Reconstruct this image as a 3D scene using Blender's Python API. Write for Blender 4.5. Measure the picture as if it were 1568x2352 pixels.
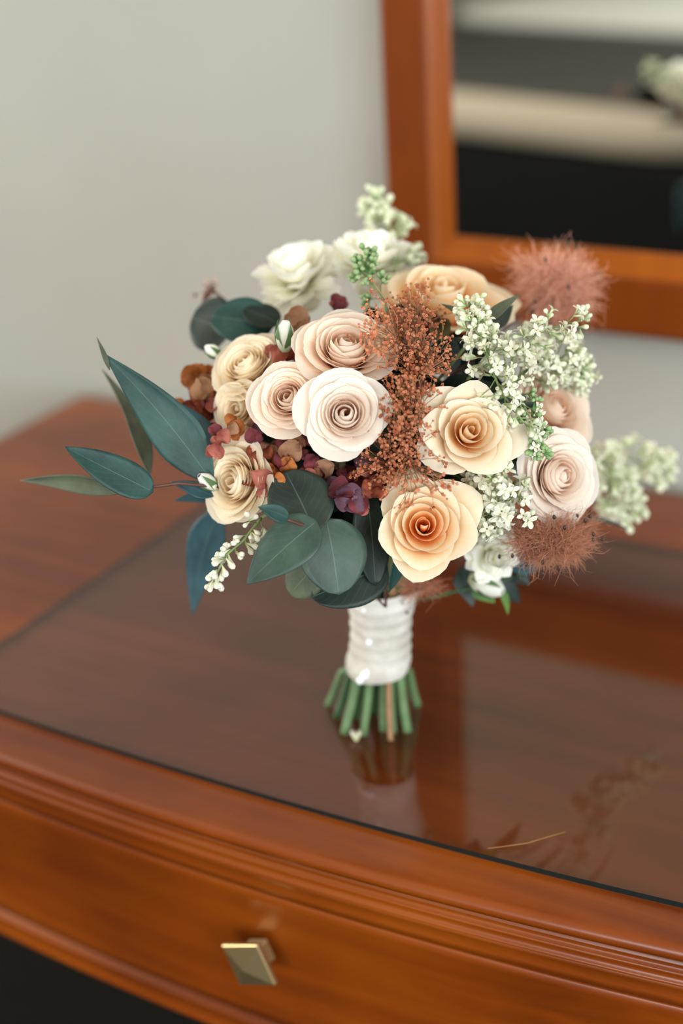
import bpy, math, random
import numpy as np
from mathutils import Matrix, Vector

# ------------------------------------------------------------------ camera
for o in list(bpy.data.objects): bpy.data.objects.remove(o)
S = bpy.context.scene
COL = S.collection
F = 3267.0                                   # 50 mm lens on a 24 x 36 mm upright frame, in pixels of 1568 x 2352
PITCH, ROLL, YAW = 0.43947, -0.05943, -0.54367
TZ = 0.75                                    # height of the desk top
EYE = np.array([0.0, 0.0, TZ + 0.53])
FW = np.array([math.sin(YAW)*math.cos(PITCH), math.cos(YAW)*math.cos(PITCH), -math.sin(PITCH)])
_r0 = np.array([math.cos(YAW), -math.sin(YAW), 0.0]); _u0 = np.cross(_r0, FW)
RT = math.cos(ROLL)*_r0 + math.sin(ROLL)*_u0
UP = -math.sin(ROLL)*_r0 + math.cos(ROLL)*_u0
cam_d = bpy.data.cameras.new('camera'); cam = bpy.data.objects.new('camera', cam_d); COL.objects.link(cam)
M = Matrix.Identity(4)
for i in range(3):
    M[i][0] = RT[i]; M[i][1] = UP[i]; M[i][2] = -FW[i]; M[i][3] = EYE[i]
cam.matrix_world = M
cam_d.sensor_fit = 'VERTICAL'; cam_d.sensor_height = 36; cam_d.sensor_width = 24; cam_d.lens = F/2352*36
cam_d.clip_start = 0.02
cam_d.dof.use_dof = True; cam_d.dof.focus_distance = 0.772; cam_d.dof.aperture_fstop = 2.6
S.camera = cam

# ------------------------------------------------------------------ light
S.view_settings.view_transform = 'Standard'; S.view_settings.look = 'None'
S.view_settings.gamma = 1.0; S.view_settings.use_curve_mapping = False
S.view_settings.exposure = -0.2
W = bpy.data.worlds.new('world'); S.world = W; W.use_nodes = True
W.node_tree.nodes['Background'].inputs[0].default_value = (0.72, 0.85, 1.0, 1)
W.node_tree.nodes['Background'].inputs[1].default_value = 1.0

def area(name, loc, rot, sx, sy, energy, col):
    d = bpy.data.lights.new(name, 'AREA'); d.shape = 'RECTANGLE'; d.size = sx; d.size_y = sy
    d.energy = energy; d.color = col
    o = bpy.data.objects.new(name, d); COL.objects.link(o); o.location = loc; o.rotation_euler = rot
    return o
# daylight entering through the three windows of the room
area('daylight_side_window', (-3.08, -0.1, 1.62), (0, math.radians(-90), 0), 1.4, 1.9, 92, (1.0, 0.965, 0.90))
area('daylight_rear_window', (0.7, -3.98, 1.55), (math.radians(90), 0, 0), 2.2, 1.5, 145, (0.90, 0.96, 1.0))
area('daylight_right_window', (1.98, -0.8, 1.62), (0, math.radians(90), 0), 1.4, 1.9, 95, (0.90, 0.96, 1.0))

# ------------------------------------------------------------------ helpers
def at(px, py, t):                           # a point at photo position (px, py), t metres in front of the lens
    return EYE + t*(FW + RT*(px-784)/F - UP*(py-1176)/F)
def cv(a, b, c):                             # direction: right, up, towards the viewer
    v = RT*a + UP*b - FW*c
    return v/np.linalg.norm(v)
def nrm(v):
    v = np.asarray(v, float); return v/max(1e-12, np.linalg.norm(v))
def frame_from(z, hint=(0, 0, 1)):
    z = nrm(z); h = np.asarray(hint, float)
    if abs(np.dot(z, nrm(h))) > 0.97: h = np.array([1.0, 0, 0])
    x = nrm(np.cross(h, z)); y = np.cross(z, x)
    return x, y, z
def lin(c):
    return tuple((x/255/12.92 if x/255 <= 0.04045 else ((x/255+0.055)/1.055)**2.4) for x in c)

class Geo:                                   # collects geometry that becomes ONE mesh
    def __init__(s): s.v = []; s.f = []; s.uv = []; s.m = []
    def add(s, pts, faces, uvs=None, mi=0):
        b = len(s.v); s.v.extend([tuple(p) for p in pts])
        for f in faces:
            s.f.append(tuple(b+i for i in f)); s.m.append(mi)
            s.uv.extend([(uvs[i] if uvs is not None else (0, 0)) for i in f])
    def grid(s, P, UV=None, wrap=False, mi=0):   # P [n][m][3]
        n, m = len(P), len(P[0]); pts = [p for row in P for p in row]
        uvs = [q for row in UV for q in row] if UV is not None else [(j/(m-1), i/(n-1)) for i in range(n) for j in range(m)]
        fs = []
        for i in range(n-1):
            for j in range(m if wrap else m-1):
                k = (j+1) % m
                fs.append((i*m+j, i*m+k, (i+1)*m+k, (i+1)*m+j))
        s.add(pts, fs, uvs, mi)
    def tube(s, path, rad, sides=6, cap=True, mi=0):
        path = [np.asarray(p, float) for p in path]; n = len(path)
        rads = rad if hasattr(rad, '__len__') else [rad]*n
        rows = []; x = None
        for i in range(n):
            d = nrm(path[min(i+1, n-1)]-path[max(i-1, 0)])
            if x is None: x, y, _ = frame_from(d)
            else: x = nrm(x-d*np.dot(x, d)); y = np.cross(d, x)
            rows.append([path[i]+rads[i]*(math.cos(a)*x+math.sin(a)*y) for a in [2*math.pi*k/sides for k in range(sides)]])
        b = len(s.v)
        s.grid(rows, wrap=True, mi=mi)
        if cap:
            s.f.append(tuple(b+k for k in range(sides))[::-1]); s.m.append(mi); s.uv.extend([(0, 0)]*sides)
            s.f.append(tuple(b+(n-1)*sides+k for k in range(sides))); s.m.append(mi); s.uv.extend([(0, 1)]*sides)
    def box(s, x0, x1, y0, y1, z0, z1, mi=0):
        p = [(x, y, z) for z in (z0, z1) for y in (y0, y1) for x in (x0, x1)]
        s.add(p, [(0, 2, 3, 1), (4, 5, 7, 6), (0, 1, 5, 4), (1, 3, 7, 5), (3, 2, 6, 7), (2, 0, 4, 6)], mi=mi)
    def mesh(s, name, mats, smooth=True):
        me = bpy.data.meshes.new(name); me.from_pydata(s.v, [], s.f)
        uvl = me.uv_layers.new(name='UVMap'); uvl.data.foreach_set('uv', np.array(s.uv, dtype=np.float32).ravel())
        for m in (mats if isinstance(mats, (list, tuple)) else [mats]): me.materials.append(m)
        me.polygons.foreach_set('material_index', s.m)
        me.polygons.foreach_set('use_smooth', [smooth]*len(me.polygons))
        me.update(); return me
    def obj(s, name, mats, parent=None, smooth=True, bevel=0, solid=0):
        o = bpy.data.objects.new(name, s.mesh(name, mats, smooth)); COL.objects.link(o)
        if parent is not None:
            o.parent = parent
            par = parent
            off = Vector((0, 0, 0))
            while par is not None: off += par.location; par = par.parent
            o.location = -off
        if bevel:
            b = o.modifiers.new('bevel', 'BEVEL'); b.width = bevel; b.segments = 2; b.limit_method = 'ANGLE'
        if solid:
            b = o.modifiers.new('thickness', 'SOLIDIFY'); b.thickness = solid; b.offset = 0
        return o
def tag(o, label=None, cat=None, group=None, kind=None):
    if label: o['label'] = label
    if cat: o['category'] = cat
    if group: o['group'] = group
    if kind: o['kind'] = kind
    return o
def empty(name, loc):
    o = bpy.data.objects.new(name, None); COL.objects.link(o); o.location = loc; o.empty_display_size = 0.05
    return o

# ------------------------------------------------------------------ materials
class NT:
    def __init__(s, name):
        s.m = bpy.data.materials.new(name); s.m.use_nodes = True; s.t = s.m.node_tree; s.n = s.t.nodes; s.n.clear()
        s.out = s.n.new('ShaderNodeOutputMaterial')
    def new(s, typ, **kw):
        n = s.n.new(typ)
        for k, v in kw.items():
            if k.startswith('i_'):
                key = k[2:]; n.inputs[int(key) if key.isdigit() else key.replace('_', ' ')].default_value = v
            else: setattr(n, k, v)
        return n
    def link(s, a, b): s.t.links.new(a, b)
    def ramp(s, fac, stops):
        r = s.new('ShaderNodeValToRGB'); e = r.color_ramp.elements
        while len(e) < len(stops): e.new(0.5)
        for i, (p, c) in enumerate(stops): e[i].position = p; e[i].color = (*c[:3], 1)
        s.link(fac, r.inputs[0]); return r.outputs[0]

def plain(name, col, rough=0.5, metal=0.0, spec=0.5, coat=0.0, noise=0.0, nscale=40, bump=0.0):
    g = NT(name); p = g.new('ShaderNodeBsdfPrincipled')
    p.inputs['Base Color'].default_value = (*col, 1); p.inputs['Roughness'].default_value = rough
    p.inputs['Metallic'].default_value = metal; p.inputs['Specular IOR Level'].default_value = spec
    p.inputs['Coat Weight'].default_value = coat; p.inputs['Coat Roughness'].default_value = 0.1
    if noise or bump:
        tc = g.new('ShaderNodeTexCoord'); nz = g.new('ShaderNodeTexNoise', i_Scale=nscale, i_Detail=4.0)
        g.link(tc.outputs['Object'], nz.inputs['Vector'])
        if noise:
            c0 = tuple(c*(1-noise) for c in col); c1 = tuple(min(1, c*(1+noise)) for c in col)
            g.link(g.ramp(nz.outputs['Fac'], [(0.3, c0), (0.7, c1)]), p.inputs['Base Color'])
        if bump:
            b = g.new('ShaderNodeBump', i_Strength=bump, i_Distance=0.002); g.link(nz.outputs['Fac'], b.inputs['Height'])
            g.link(b.outputs[0], p.inputs['Normal'])
    g.link(p.outputs[0], g.out.inputs[0]); return g.m

def petal_mat(name, stops, trans=0.4, rough=0.65, var=0.06, vein=0.08):
    """pigment runs along the petal from its base (0) to its rim (1)"""
    g = NT(name); uv = g.new('ShaderNodeUVMap'); sp = g.new('ShaderNodeSeparateXYZ'); g.link(uv.outputs[0], sp.inputs[0])
    mp = g.new('ShaderNodeMapping'); mp.inputs['Scale'].default_value = (26, 1.5, 1); g.link(uv.outputs[0], mp.inputs[0])
    nz = g.new('ShaderNodeTexNoise', i_Scale=1.0, i_Detail=3.0); g.link(mp.outputs[0], nz.inputs['Vector'])
    ad = g.new('ShaderNodeMath', operation='MULTIPLY_ADD'); g.link(nz.outputs['Fac'], ad.inputs[0]); ad.inputs[1].default_value = vein*2
    sb = g.new('ShaderNodeMath', operation='SUBTRACT'); g.link(sp.outputs['Y'], sb.inputs[0]); sb.inputs[1].default_value = vein
    g.link(sb.outputs[0], ad.inputs[2])
    col = g.ramp(ad.outputs[0], stops)
    oi = g.new('ShaderNodeObjectInfo'); hs = g.new('ShaderNodeHueSaturation')
    mr = g.new('ShaderNodeMapRange', i_3=1-var, i_4=1+var); g.link(oi.outputs['Random'], mr.inputs[0])
    g.link(mr.outputs[0], hs.inputs['Value']); g.link(col, hs.inputs['Color'])
    d = g.new('ShaderNodeBsdfPrincipled', i_Roughness=rough); d.inputs['Specular IOR Level'].default_value = 0.25
    g.link(hs.outputs[0], d.inputs['Base Color'])
    b = g.new('ShaderNodeBump', i_Strength=0.25, i_Distance=0.0006); g.link(nz.outputs['Fac'], b.inputs['Height']); g.link(b.outputs[0], d.inputs['Normal'])
    tr = g.new('ShaderNodeBsdfTranslucent'); g.link(hs.outputs[0], tr.inputs[0])
    mx = g.new('ShaderNodeMixShader', i_0=trans); g.link(d.outputs[0], mx.inputs[1]); g.link(tr.outputs[0], mx.inputs[2])
    g.link(mx.outputs[0], g.out.inputs[0]); return g.m

def leaf_mat(name, c_lo, c_hi, rough=0.5, vein=(0.16, 0.22, 0.19), trans=0.08):
    g = NT(name); uv = g.new('ShaderNodeUVMap'); sp = g.new('ShaderNodeSeparateXYZ'); g.link(uv.outputs[0], sp.inputs[0])
    tc = g.new('ShaderNodeTexCoord'); nz = g.new('ShaderNodeTexNoise', i_Scale=45.0, i_Detail=5.0, i_Roughness=0.6); g.link(tc.outputs['Object'], nz.inputs['Vector'])
    col = g.ramp(nz.outputs['Fac'], [(0.3, c_lo), (0.72, c_hi)])
    c = g.new('ShaderNodeMath', operation='SUBTRACT'); g.link(sp.outputs['X'], c.inputs[0]); c.inputs[1].default_value = 0.5
    a = g.new('ShaderNodeMath', operation='ABSOLUTE'); g.link(c.outputs[0], a.inputs[0])
    # side veins: stripes bent towards the tip
    sv = g.new('ShaderNodeMath', operation='MULTIPLY_ADD'); g.link(a.outputs[0], sv.inputs[0]); sv.inputs[1].default_value = -0.8; g.link(sp.outputs['Y'], sv.inputs[2])
    sn = g.new('ShaderNodeMath', operation='MULTIPLY'); g.link(sv.outputs[0], sn.inputs[0]); sn.inputs[1].default_value = 50.0
    s2 = g.new('ShaderNodeMath', operation='SINE'); g.link(sn.outputs[0], s2.inputs[0])
    s3 = g.new('ShaderNodeMapRange', i_1=0.9, i_2=1.0, i_3=0.0, i_4=0.07); g.link(s2.outputs[0], s3.inputs[0])
    mr = g.new('ShaderNodeMapRange', i_1=0.004, i_2=0.014, i_3=0.45, i_4=0.0); g.link(a.outputs[0], mr.inputs[0])
    mxv = g.new('ShaderNodeMath', operation='MAXIMUM'); g.link(s3.outputs[0], mxv.inputs[0]); g.link(mr.outputs[0], mxv.inputs[1])
    mix = g.new('ShaderNodeMix', data_type='RGBA'); g.link(mxv.outputs[0], mix.inputs[0]); g.link(col, mix.inputs[6]); mix.inputs[7].default_value = (*vein, 1)
    p = g.new('ShaderNodeBsdfPrincipled', i_Roughness=rough); p.inputs['Specular IOR Level'].default_value = 0.4
    g.link(mix.outputs[2], p.inputs['Base Color'])
    b = g.new('ShaderNodeBump', i_Strength=0.2, i_Distance=0.0008); g.link(mxv.outputs[0], b.inputs['Height']); g.link(b.outputs[0], p.inputs['Normal'])
    tr = g.new('ShaderNodeBsdfTranslucent'); g.link(mix.outputs[2], tr.inputs[0])
    mx = g.new('ShaderNodeMixShader', i_0=trans); g.link(p.outputs[0], mx.inputs[1]); g.link(tr.outputs[0], mx.inputs[2])
    g.link(mx.outputs[0], g.out.inputs[0]); return g.m

def wood_mat(name, dark, mid, light, rough=0.42, scale=(2.2, 38, 38), coat=0.5):
    g = NT(name); tc = g.new('ShaderNodeTexCoord'); mp = g.new('ShaderNodeMapping'); mp.inputs['Scale'].default_value = scale
    g.link(tc.outputs['Object'], mp.inputs[0])
    n1 = g.new('ShaderNodeTexNoise', i_Scale=1.0, i_Detail=6.0, i_Roughness=0.6, i_Distortion=0.7); g.link(mp.outputs[0], n1.inputs['Vector'])
    n2 = g.new('ShaderNodeTexNoise', i_Scale=5.0, i_Detail=3.0); g.link(tc.outputs['Object'], n2.inputs['Vector'])
    ad = g.new('ShaderNodeMath', operation='MULTIPLY_ADD'); g.link(n2.outputs['Fac'], ad.inputs[0]); ad.inputs[1].default_value = 0.55
    s = g.new('ShaderNodeMath', operation='MULTIPLY'); g.link(n1.outputs['Fac'], s.inputs[0]); s.inputs[1].default_value = 0.45; g.link(s.outputs[0], ad.inputs[2])
    col = g.ramp(ad.outputs[0], [(0.34, dark), (0.5, mid), (0.66, light)])
    p = g.new('ShaderNodeBsdfPrincipled', i_Roughness=rough); p.inputs['Specular IOR Level'].default_value = 0.22; p.inputs['Coat Weight'].default_value = coat; p.inputs['Coat Roughness'].default_value = 0.24
    g.link(col, p.inputs['Base Color'])
    b = g.new('ShaderNodeBump', i_Strength=0.06, i_Distance=0.0006); g.link(n1.outputs['Fac'], b.inputs['Height']); g.link(b.outputs[0], p.inputs['Normal'])
    g.link(p.outputs[0], g.out.inputs[0]); return g.m

MW = wood_mat('reddish_mahogany', (0.09, 0.0135, 0.0005), (0.18, 0.033, 0.0008), (0.265, 0.057, 0.0014))
MWF = wood_mat('frame_mahogany', (0.13, 0.023, 0.0005), (0.165, 0.032, 0.0006), (0.20, 0.042, 0.0009), rough=0.4, scale=(20, 20, 3), coat=0.0)
MWL = wood_mat('honey_wood_lip', (0.24, 0.052, 0.0012), (0.29, 0.066, 0.0016), (0.34, 0.082, 0.0024), rough=0.35, scale=(20, 20, 3), coat=0.1)
MWD = wood_mat('case_wood', (0.05, 0.012, 0.003), (0.08, 0.02, 0.005), (0.10, 0.03, 0.008), rough=0.5, coat=0.0)
M_wall = plain('painted_plaster', (0.355, 0.348, 0.308), 0.8, spec=0.2, noise=0.02, nscale=6, bump=0.05)
M_ceil = plain('cream_ceiling', (0.66, 0.58, 0.44), 0.85, spec=0.1)
M_floor = plain('dark_carpet', (0.007, 0.0065, 0.005), 0.9, spec=0.1, noise=0.2, nscale=60)
M_white = plain('white_paint', (0.8, 0.8, 0.78), 0.4)

# ------------------------------------------------------------------ the room
WY = 1.14                                    # wall behind the desk
RX0, RX1, RY0, RZ = -3.1, 2.0, -4.0, 2.55
def struct(name, g, mat, parent=None, smooth=False):
    o = g.obj(name, mat, parent, smooth); o['kind'] = 'structure'; return o
g = Geo(); g.box(RX0-.12, RX1+.12, RY0-.12, WY+.12, -.1, 0); tag(struct('floor', g, M_floor), 'dark carpeted floor under the desk', 'floor')
g = Geo(); g.box(RX0-.12, RX1+.12, RY0-.12, WY+.12, RZ, RZ+.1); tag(struct('ceiling', g, M_ceil), 'warm cream ceiling of the room', 'ceiling')
g = Geo(); g.box(RX0-.12, RX1+.12, WY, WY+.12, 0, RZ); tag(struct('wall_back', g, M_wall), 'pale grey beige painted wall behind the desk and mirror', 'wall')
def holed(g, axis, c0, c1, a0, a1, h0, h1, A0, A1):     # wall slab with a window opening (h0..h1 high, a0..a1 wide)
    def bx(p0, p1, z0, z1):
        if axis == 'x': g.box(c0, c1, p0, p1, z0, z1)
        else: g.box(p0, p1, c0, c1, z0, z1)
    bx(A0, A1, 0, h0); bx(A0, A1, h1, RZ); bx(A0, a0, h0, h1); bx(a1, A1, h0, h1)
g = Geo(); holed(g, 'x', RX1, RX1+.12, -1.8, 0.2, .85, 2.4, RY0, WY); tag(struct('wall_right', g, M_wall), 'pale wall with a window right of the desk, outside the frame', 'wall')
g = Geo(); holed(g, 'x', RX0-.12, RX0, -1.1, 0.9, .85, 2.4, RY0, WY); tag(struct('wall_left', g, M_wall), 'pale wall with the side window, outside the frame', 'wall')
g = Geo(); holed(g, 'y', RY0-.12, RY0, -.4, 1.8, .75, 2.3, RX0-.12, RX1+.12); tag(struct('wall_rear', g, M_wall), 'pale wall with the rear window behind the viewer', 'wall')
gp = NT('window_glass'); tb = gp.new('ShaderNodeBsdfTransparent'); gl = gp.new('ShaderNodeBsdfGlossy', i_Roughness=0.0)
mxx = gp.new('ShaderNodeMixShader', i_0=0.05); gp.link(tb.outputs[0], mxx.inputs[1]); gp.link(gl.outputs[0], mxx.inputs[2]); gp.link(mxx.outputs[0], gp.out.inputs[0])
M_pane = gp.m
def window(name, axis, c, a0, a1, label):
    w = Geo(); z0, z1 = (.85, 2.4) if axis == 'x' else (.75, 2.3)
    def bx(G, p0, p1, q0, q1, th=.05):
        if axis == 'x': G.box(c-th, c, p0, p1, q0, q1)
        else: G.box(p0, p1, c-th, c, q0, q1)
    bx(w, a0, a0+.05, z0, z1); bx(w, a1-.05, a1, z0, z1); bx(w, a0+.05, a1-.05, z0, z0+.05); bx(w, a0+.05, a1-.05, z1-.05, z1)
    m = (a0+a1)/2; bx(w, m-.025, m+.025, z0+.05, z1-.05)
    o = struct(name, w, M_white); tag(o, label, 'window')
    for p0, p1 in ((a0+.05, m-.025), (m+.025, a1-.05)):
        pg = Geo()
        if axis == 'x': pg.box(c-.03, c-.026, p0, p1, z0+.05, z1-.05)
        else: pg.box(p0, p1, c-.03, c-.026, z0+.05, z1-.05)
        pg.obj('pane', M_pane, o, False)
window('window_1', 'x', RX0-.04, -1.1, .9, 'white framed window in the left wall')
window('window_2', 'y', RY0-.04, -.4, 1.8, 'white framed window in the rear wall')
window('window_3', 'x', RX1+.09, -1.8, .2, 'white framed window in the right wall')

# ------------------------------------------------------------------ bed (seen in the mirror)
bed = tag(empty('bed', (-1.5, -2.4, 0)), 'bed with charcoal blanket, beige mattress and black base, reflected in the mirror', 'bed')
def pillow_box(x0, x1, y0, y1, z0, z1, r, nx=16, ny=16):
    G = Geo(); rows = []
    cx, cy, cz = (x0+x1)/2, (y0+y1)/2, (z0+z1)/2; hx, hy, hz = (x1-x0)/2, (y1-y0)/2, (z1-z0)/2
    for i in range(13):
        th = -math.pi/2+math.pi*i/12; row = []
        for j in range(48):
            ph = 2*math.pi*j/48
            sg = lambda c, e: math.copysign(abs(c)**e, c)
            row.append((cx+hx*sg(math.cos(th), r)*sg(math.cos(ph), r), cy+hy*sg(math.cos(th), r)*sg(math.sin(ph), r), cz+hz*sg(math.sin(th), r)))
        rows.append(row)
    G.grid(rows, wrap=True); return G
M_black = plain('black_fabric', (0.008, 0.008, 0.008), 0.9, spec=0.1)
M_beige = plain('beige_ticking', (0.50, 0.43, 0.33), 0.8, spec=0.1)
M_char = plain('charcoal_wool', (0.045, 0.043, 0.038), 0.6, spec=0.3)
M_linen = plain('white_linen', (0.80, 0.79, 0.76), 0.8, spec=0.1)
BX0, BX1 = -2.92, -.95
g = Geo(); g.box(BX0, BX1, -3.55, -1.42, .06, .49); g.obj('bed_base', M_black, bed, False, bevel=.01)
for lx in (BX0+.1, BX1-.1):
    for ly in (-3.45, -1.55):
        g = Geo(); g.tube([(lx, ly, 0), (lx, ly, .06)], .03, 10); g.obj('foot', M_black, bed)
pillow_box(BX0, BX1, -3.55, -1.42, .49, .64, .22).obj('mattress', M_beige, bed)
pillow_box(BX0-.01, BX1+.01, -2.62, -1.44, .615, .648, .2).obj('blanket', M_char, bed)
pillow_box(BX0-.01, BX1+.01, -3.56, -2.55, .60, .70, .3).obj('duvet', M_linen, bed)

# the bed stands a little askew to the wall
_c, _s = math.cos(math.radians(16)), math.sin(math.radians(16)); _pv = np.array([-1.62, -1.40])
for ch in bed.children:
    co = np.empty(len(ch.data.vertices)*3, dtype=np.float32); ch.data.vertices.foreach_get('co', co); co = co.reshape(-1, 3)
    d_ = co[:, :2]-_pv; co[:, 0] = _pv[0]+_c*d_[:, 0]-_s*d_[:, 1]; co[:, 1] = _pv[1]+_s*d_[:, 0]+_c*d_[:, 1]
    ch.data.vertices.foreach_set('co', co.ravel()); ch.data.update()

# ------------------------------------------------------------------ the desk
def yf(x): return 0.548+0.2*(min(x, 0.0)+0.5)**2+(0.2*x if x > 0 else 0)      # bow front of the desk top in plan
DX0, DX1, DYB = -0.993, 0.36, 1.112
desk = tag(empty('dressing_table', (-.4, .85, 0)), 'reddish mahogany bow-front dressing table carrying the bouquet', 'dressing table')
XS = [DX0+(DX1-DX0)*i/60 for i in range(61)]
def sweep(profile, x0=DX0, x1=DX1, n=61, close=False, inset=0.0):   # profile of (outward, z); follows the bow
    G = Geo(); rows = []
    for o_, z in profile:
        rows.append([(x, yf(x)-o_, TZ+z) for x in [x0+(x1-x0)*i/(n-1) for i in range(n)]])
    G.grid(rows); return G
def arc(o0, z0, o1, z1, bul, n=6):
    out = []; dx, dz = o1-o0, z1-z0
    for i in range(n+1):
        s = i/n; k = math.sin(math.pi*s)*bul
        out.append((o0+dx*s-dz*k, z0+dz*s+dx*k))
    return out
# top slab with its rounded, moulded front edge
prof = [(-.30, 0), (-.05, 0), (-.010, 0)]+[(-.004+.0055*math.sin(a), -.0055+.0055*math.cos(a)) for a in [math.pi/2*k/5 for k in range(6)]]
prof += [(.0012, -.008), (-.004, -.0092), (-.0085, -.0115), (-.0085, -.0150)]
prof += arc(-.0045, -.0155, -.0030, -.0215, -.35, 6)+[(-.0060, -.0230), (-.05, -.0230)]
g = Geo(); rows = []
for o_, z in prof:
    rows.append([((x), (min(yf(x)-o_, DYB) if o_ > -.29 else DYB), TZ+z) for x in XS])
g.grid(rows)
n_ = len(prof)
for sx in (0, 60):                          # close the two ends
    g.f.append(tuple(i*61+sx for i in range(n_))[::(1 if sx == 0 else -1)]); g.m.append(0); g.uv.extend([(0, 0)]*n_)
b_ = [(DX0, DYB, TZ), (DX1, DYB, TZ), (DX1, DYB, TZ-.023), (DX0, DYB, TZ-.023)]
g.add(b_, [(0, 1, 2, 3)])
top = g.obj('table_top', MW, desk)
# moulded fascia under the top
pr = [(-.0065, -.0225), (-.0065, -.024)]+arc(-.0065, -.0245, -.0050, -.031, -.25, 5)+[(-.0085, -.0325), (-.0085, -.0345)]+arc(-.008, -.035, -.0095, -.047, -.12, 5)+[(-.0125, -.0485), (-.0125, -.0515), (-.03, -.0515)]
sweep(pr).obj('moulding', MW, desk)
# drawer front, gently bellied
dp = [(-.0300, -.0522), (-.0125, -.0522)]+arc(-.0118, -.0526, -.0200, -.168, -.035, 14)+[(-.04, -.169)]
drawer = sweep(dp, DX0+.05, DX1-.05).obj('drawer_front', MW, desk)
# lower rail
lp = [(-.04, -.1695), (-.0260, -.1695), (-.0260, -.1720), (-.0190, -.1735)]+arc(-.0180, -.1740, -.0175, -.1895, -.10, 7)+[(-.019, -.1905), (-.05, -.1905)]
sweep(lp).obj('lower_rail', MW, desk)
for x0, x1 in ((DX0+.004, DX0+.05), (DX1-.05, DX1-.004)):
    g = Geo(); ys = max(yf(x0), yf(x1))+.026
    g.box(x0, x1, ys, ys+.02, TZ-.1695, TZ-.0515); g.obj('stile', MW, desk, False)
for x in (DX0+.006, DX1-.026):
    g = Geo(); g.box(x, x+.02, yf(x)+.04, DYB-.005, TZ-.187, TZ-.0235); g.obj('side_panel', MWD, desk, False)
g = Geo(); g.box(DX0+.03, DX1-.03, DYB-.03, DYB-.012, TZ-.187, TZ-.0235); g.obj('back_panel', MWD, desk, False)
g = Geo(); g.box(DX0+.03, DX1-.03, .66, DYB-.03, TZ-.187, TZ-.177); g.obj('case_bottom', MWD, desk, False)
for x, y in ((DX0+.035, yf(DX0)+.065), (DX1-.035, yf(DX1)+.065), (DX0+.035, DYB-.04), (DX1-.035, DYB-.04)):
    g = Geo(); zz = [(TZ-.186, .026), (.45, .022), (.2, .017), (0, .014)]
    rows = [[(x+sx*r, y+sy*r, z) for sx, sy in ((-1, -1), (1, -1), (1, 1), (-1, 1))] for z, r in zz]
    g.grid(rows, wrap=True); g.f.append((12, 13, 14, 15)); g.m.append(0); g.uv.extend([(0, 0)]*4)
    g.obj('leg', MW, desk, False, bevel=.003)
# knob: square pyramid cap on a short neck, turned on its screw
M_brass = plain('brushed_brass', (0.50, 0.37, 0.18), 0.3, metal=0.85)
kc = np.array([-.4185, .0, TZ-.1005]); kc[1] = yf(kc[0])+.0135
ky = kc[1]
g = Geo(); a0 = math.radians(22)
def kp(u, v, d):                              # knob plane: u right, v up, d out of the drawer
    x = u*math.cos(a0)-v*math.sin(a0); z = u*math.sin(a0)+v*math.cos(a0)
    return (kc[0]+x, ky-d, kc[2]+z)
hs_ = .0150
rows = [[kp(sx*h, sy*h, d) for sx, sy in ((-1, -1), (1, -1), (1, 1), (-1, 1))] for h, d in ((.0075, -.001), (.0065, .0075), (.0125, .0095), (hs_, .0125), (hs_, .0150), (hs_-.0006, .0157))]
g.grid(rows, wrap=True)
b = len(g.v); g.add([kp(-hs_+.0006, -hs_+.0006, .0157), kp(hs_-.0006, -hs_+.0006, .0157), kp(hs_-.0006, hs_-.0006, .0157), kp(-hs_+.0006, hs_-.0006, .0157), kp(0, 0, .0212)], [(0, 1, 4), (1, 2, 4), (2, 3, 4), (3, 0, 4)])
tag(g.obj('knob', M_brass, drawer, False, bevel=.0005), 'square pyramid shaped brass knob')

# ------------------------------------------------------------------ glass sheet on the desk
gg = NT('bronze_glass'); fr = gg.new('ShaderNodeFresnel')
ge = gg.new('ShaderNodeNewGeometry'); io = gg.new('ShaderNodeMapRange', i_3=1.75, i_4=1/1.75)
gg.link(ge.outputs['Backfacing'], io.inputs[0]); gg.link(io.outputs[0], fr.inputs['IOR'])   # same reflectance from either side of the sheet
tb = gg.new('ShaderNodeBsdfTransparent'); tb.inputs[0].default_value = (0.76, 0.72, 0.68, 1)
gl = gg.new('ShaderNodeBsdfGlossy', i_Roughness=0.015); mx = gg.new('ShaderNodeMixShader')
gg.link(fr.outputs[0], mx.inputs[0]); gg.link(tb.outputs[0], mx.inputs[1]); gg.link(gl.outputs[0], mx.inputs[2]); gg.link(mx.outputs[0], gg.out.inputs[0])
M_gedge = plain('dark_glass_edge', (0.004, 0.012, 0.012), 0.25)
def gyf(x): return yf(x)+.0365-.05*(min(x, 0.0)+.5)**2
GX0, GX1, GYB, GT = -.701, .075, 1.000, .0035
g = Geo(); n = 50; xs = [GX0+(GX1-GX0)*i/(n-1) for i in range(n)]
fr_ = [(x, gyf(x)) for x in xs]; bk = [(x, GYB) for x in xs]
zt, zb = TZ+GT+.0002, TZ+.0002
g.grid([[(x, y, zt) for x, y in fr_], [(x, y, zt) for x, y in bk]])
loop = fr_+bk[::-1]
g.grid([[(x, y, zb) for x, y in loop], [(x, y, zt) for x, y in loop]], wrap=True, mi=1)
glass = g.obj('glass_sheet', [gg.m, M_gedge], None, False)
tag(glass, 'smoky sheet of glass lying on the dressing table, under the bouquet', 'glass sheet')
GZ = zt

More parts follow.
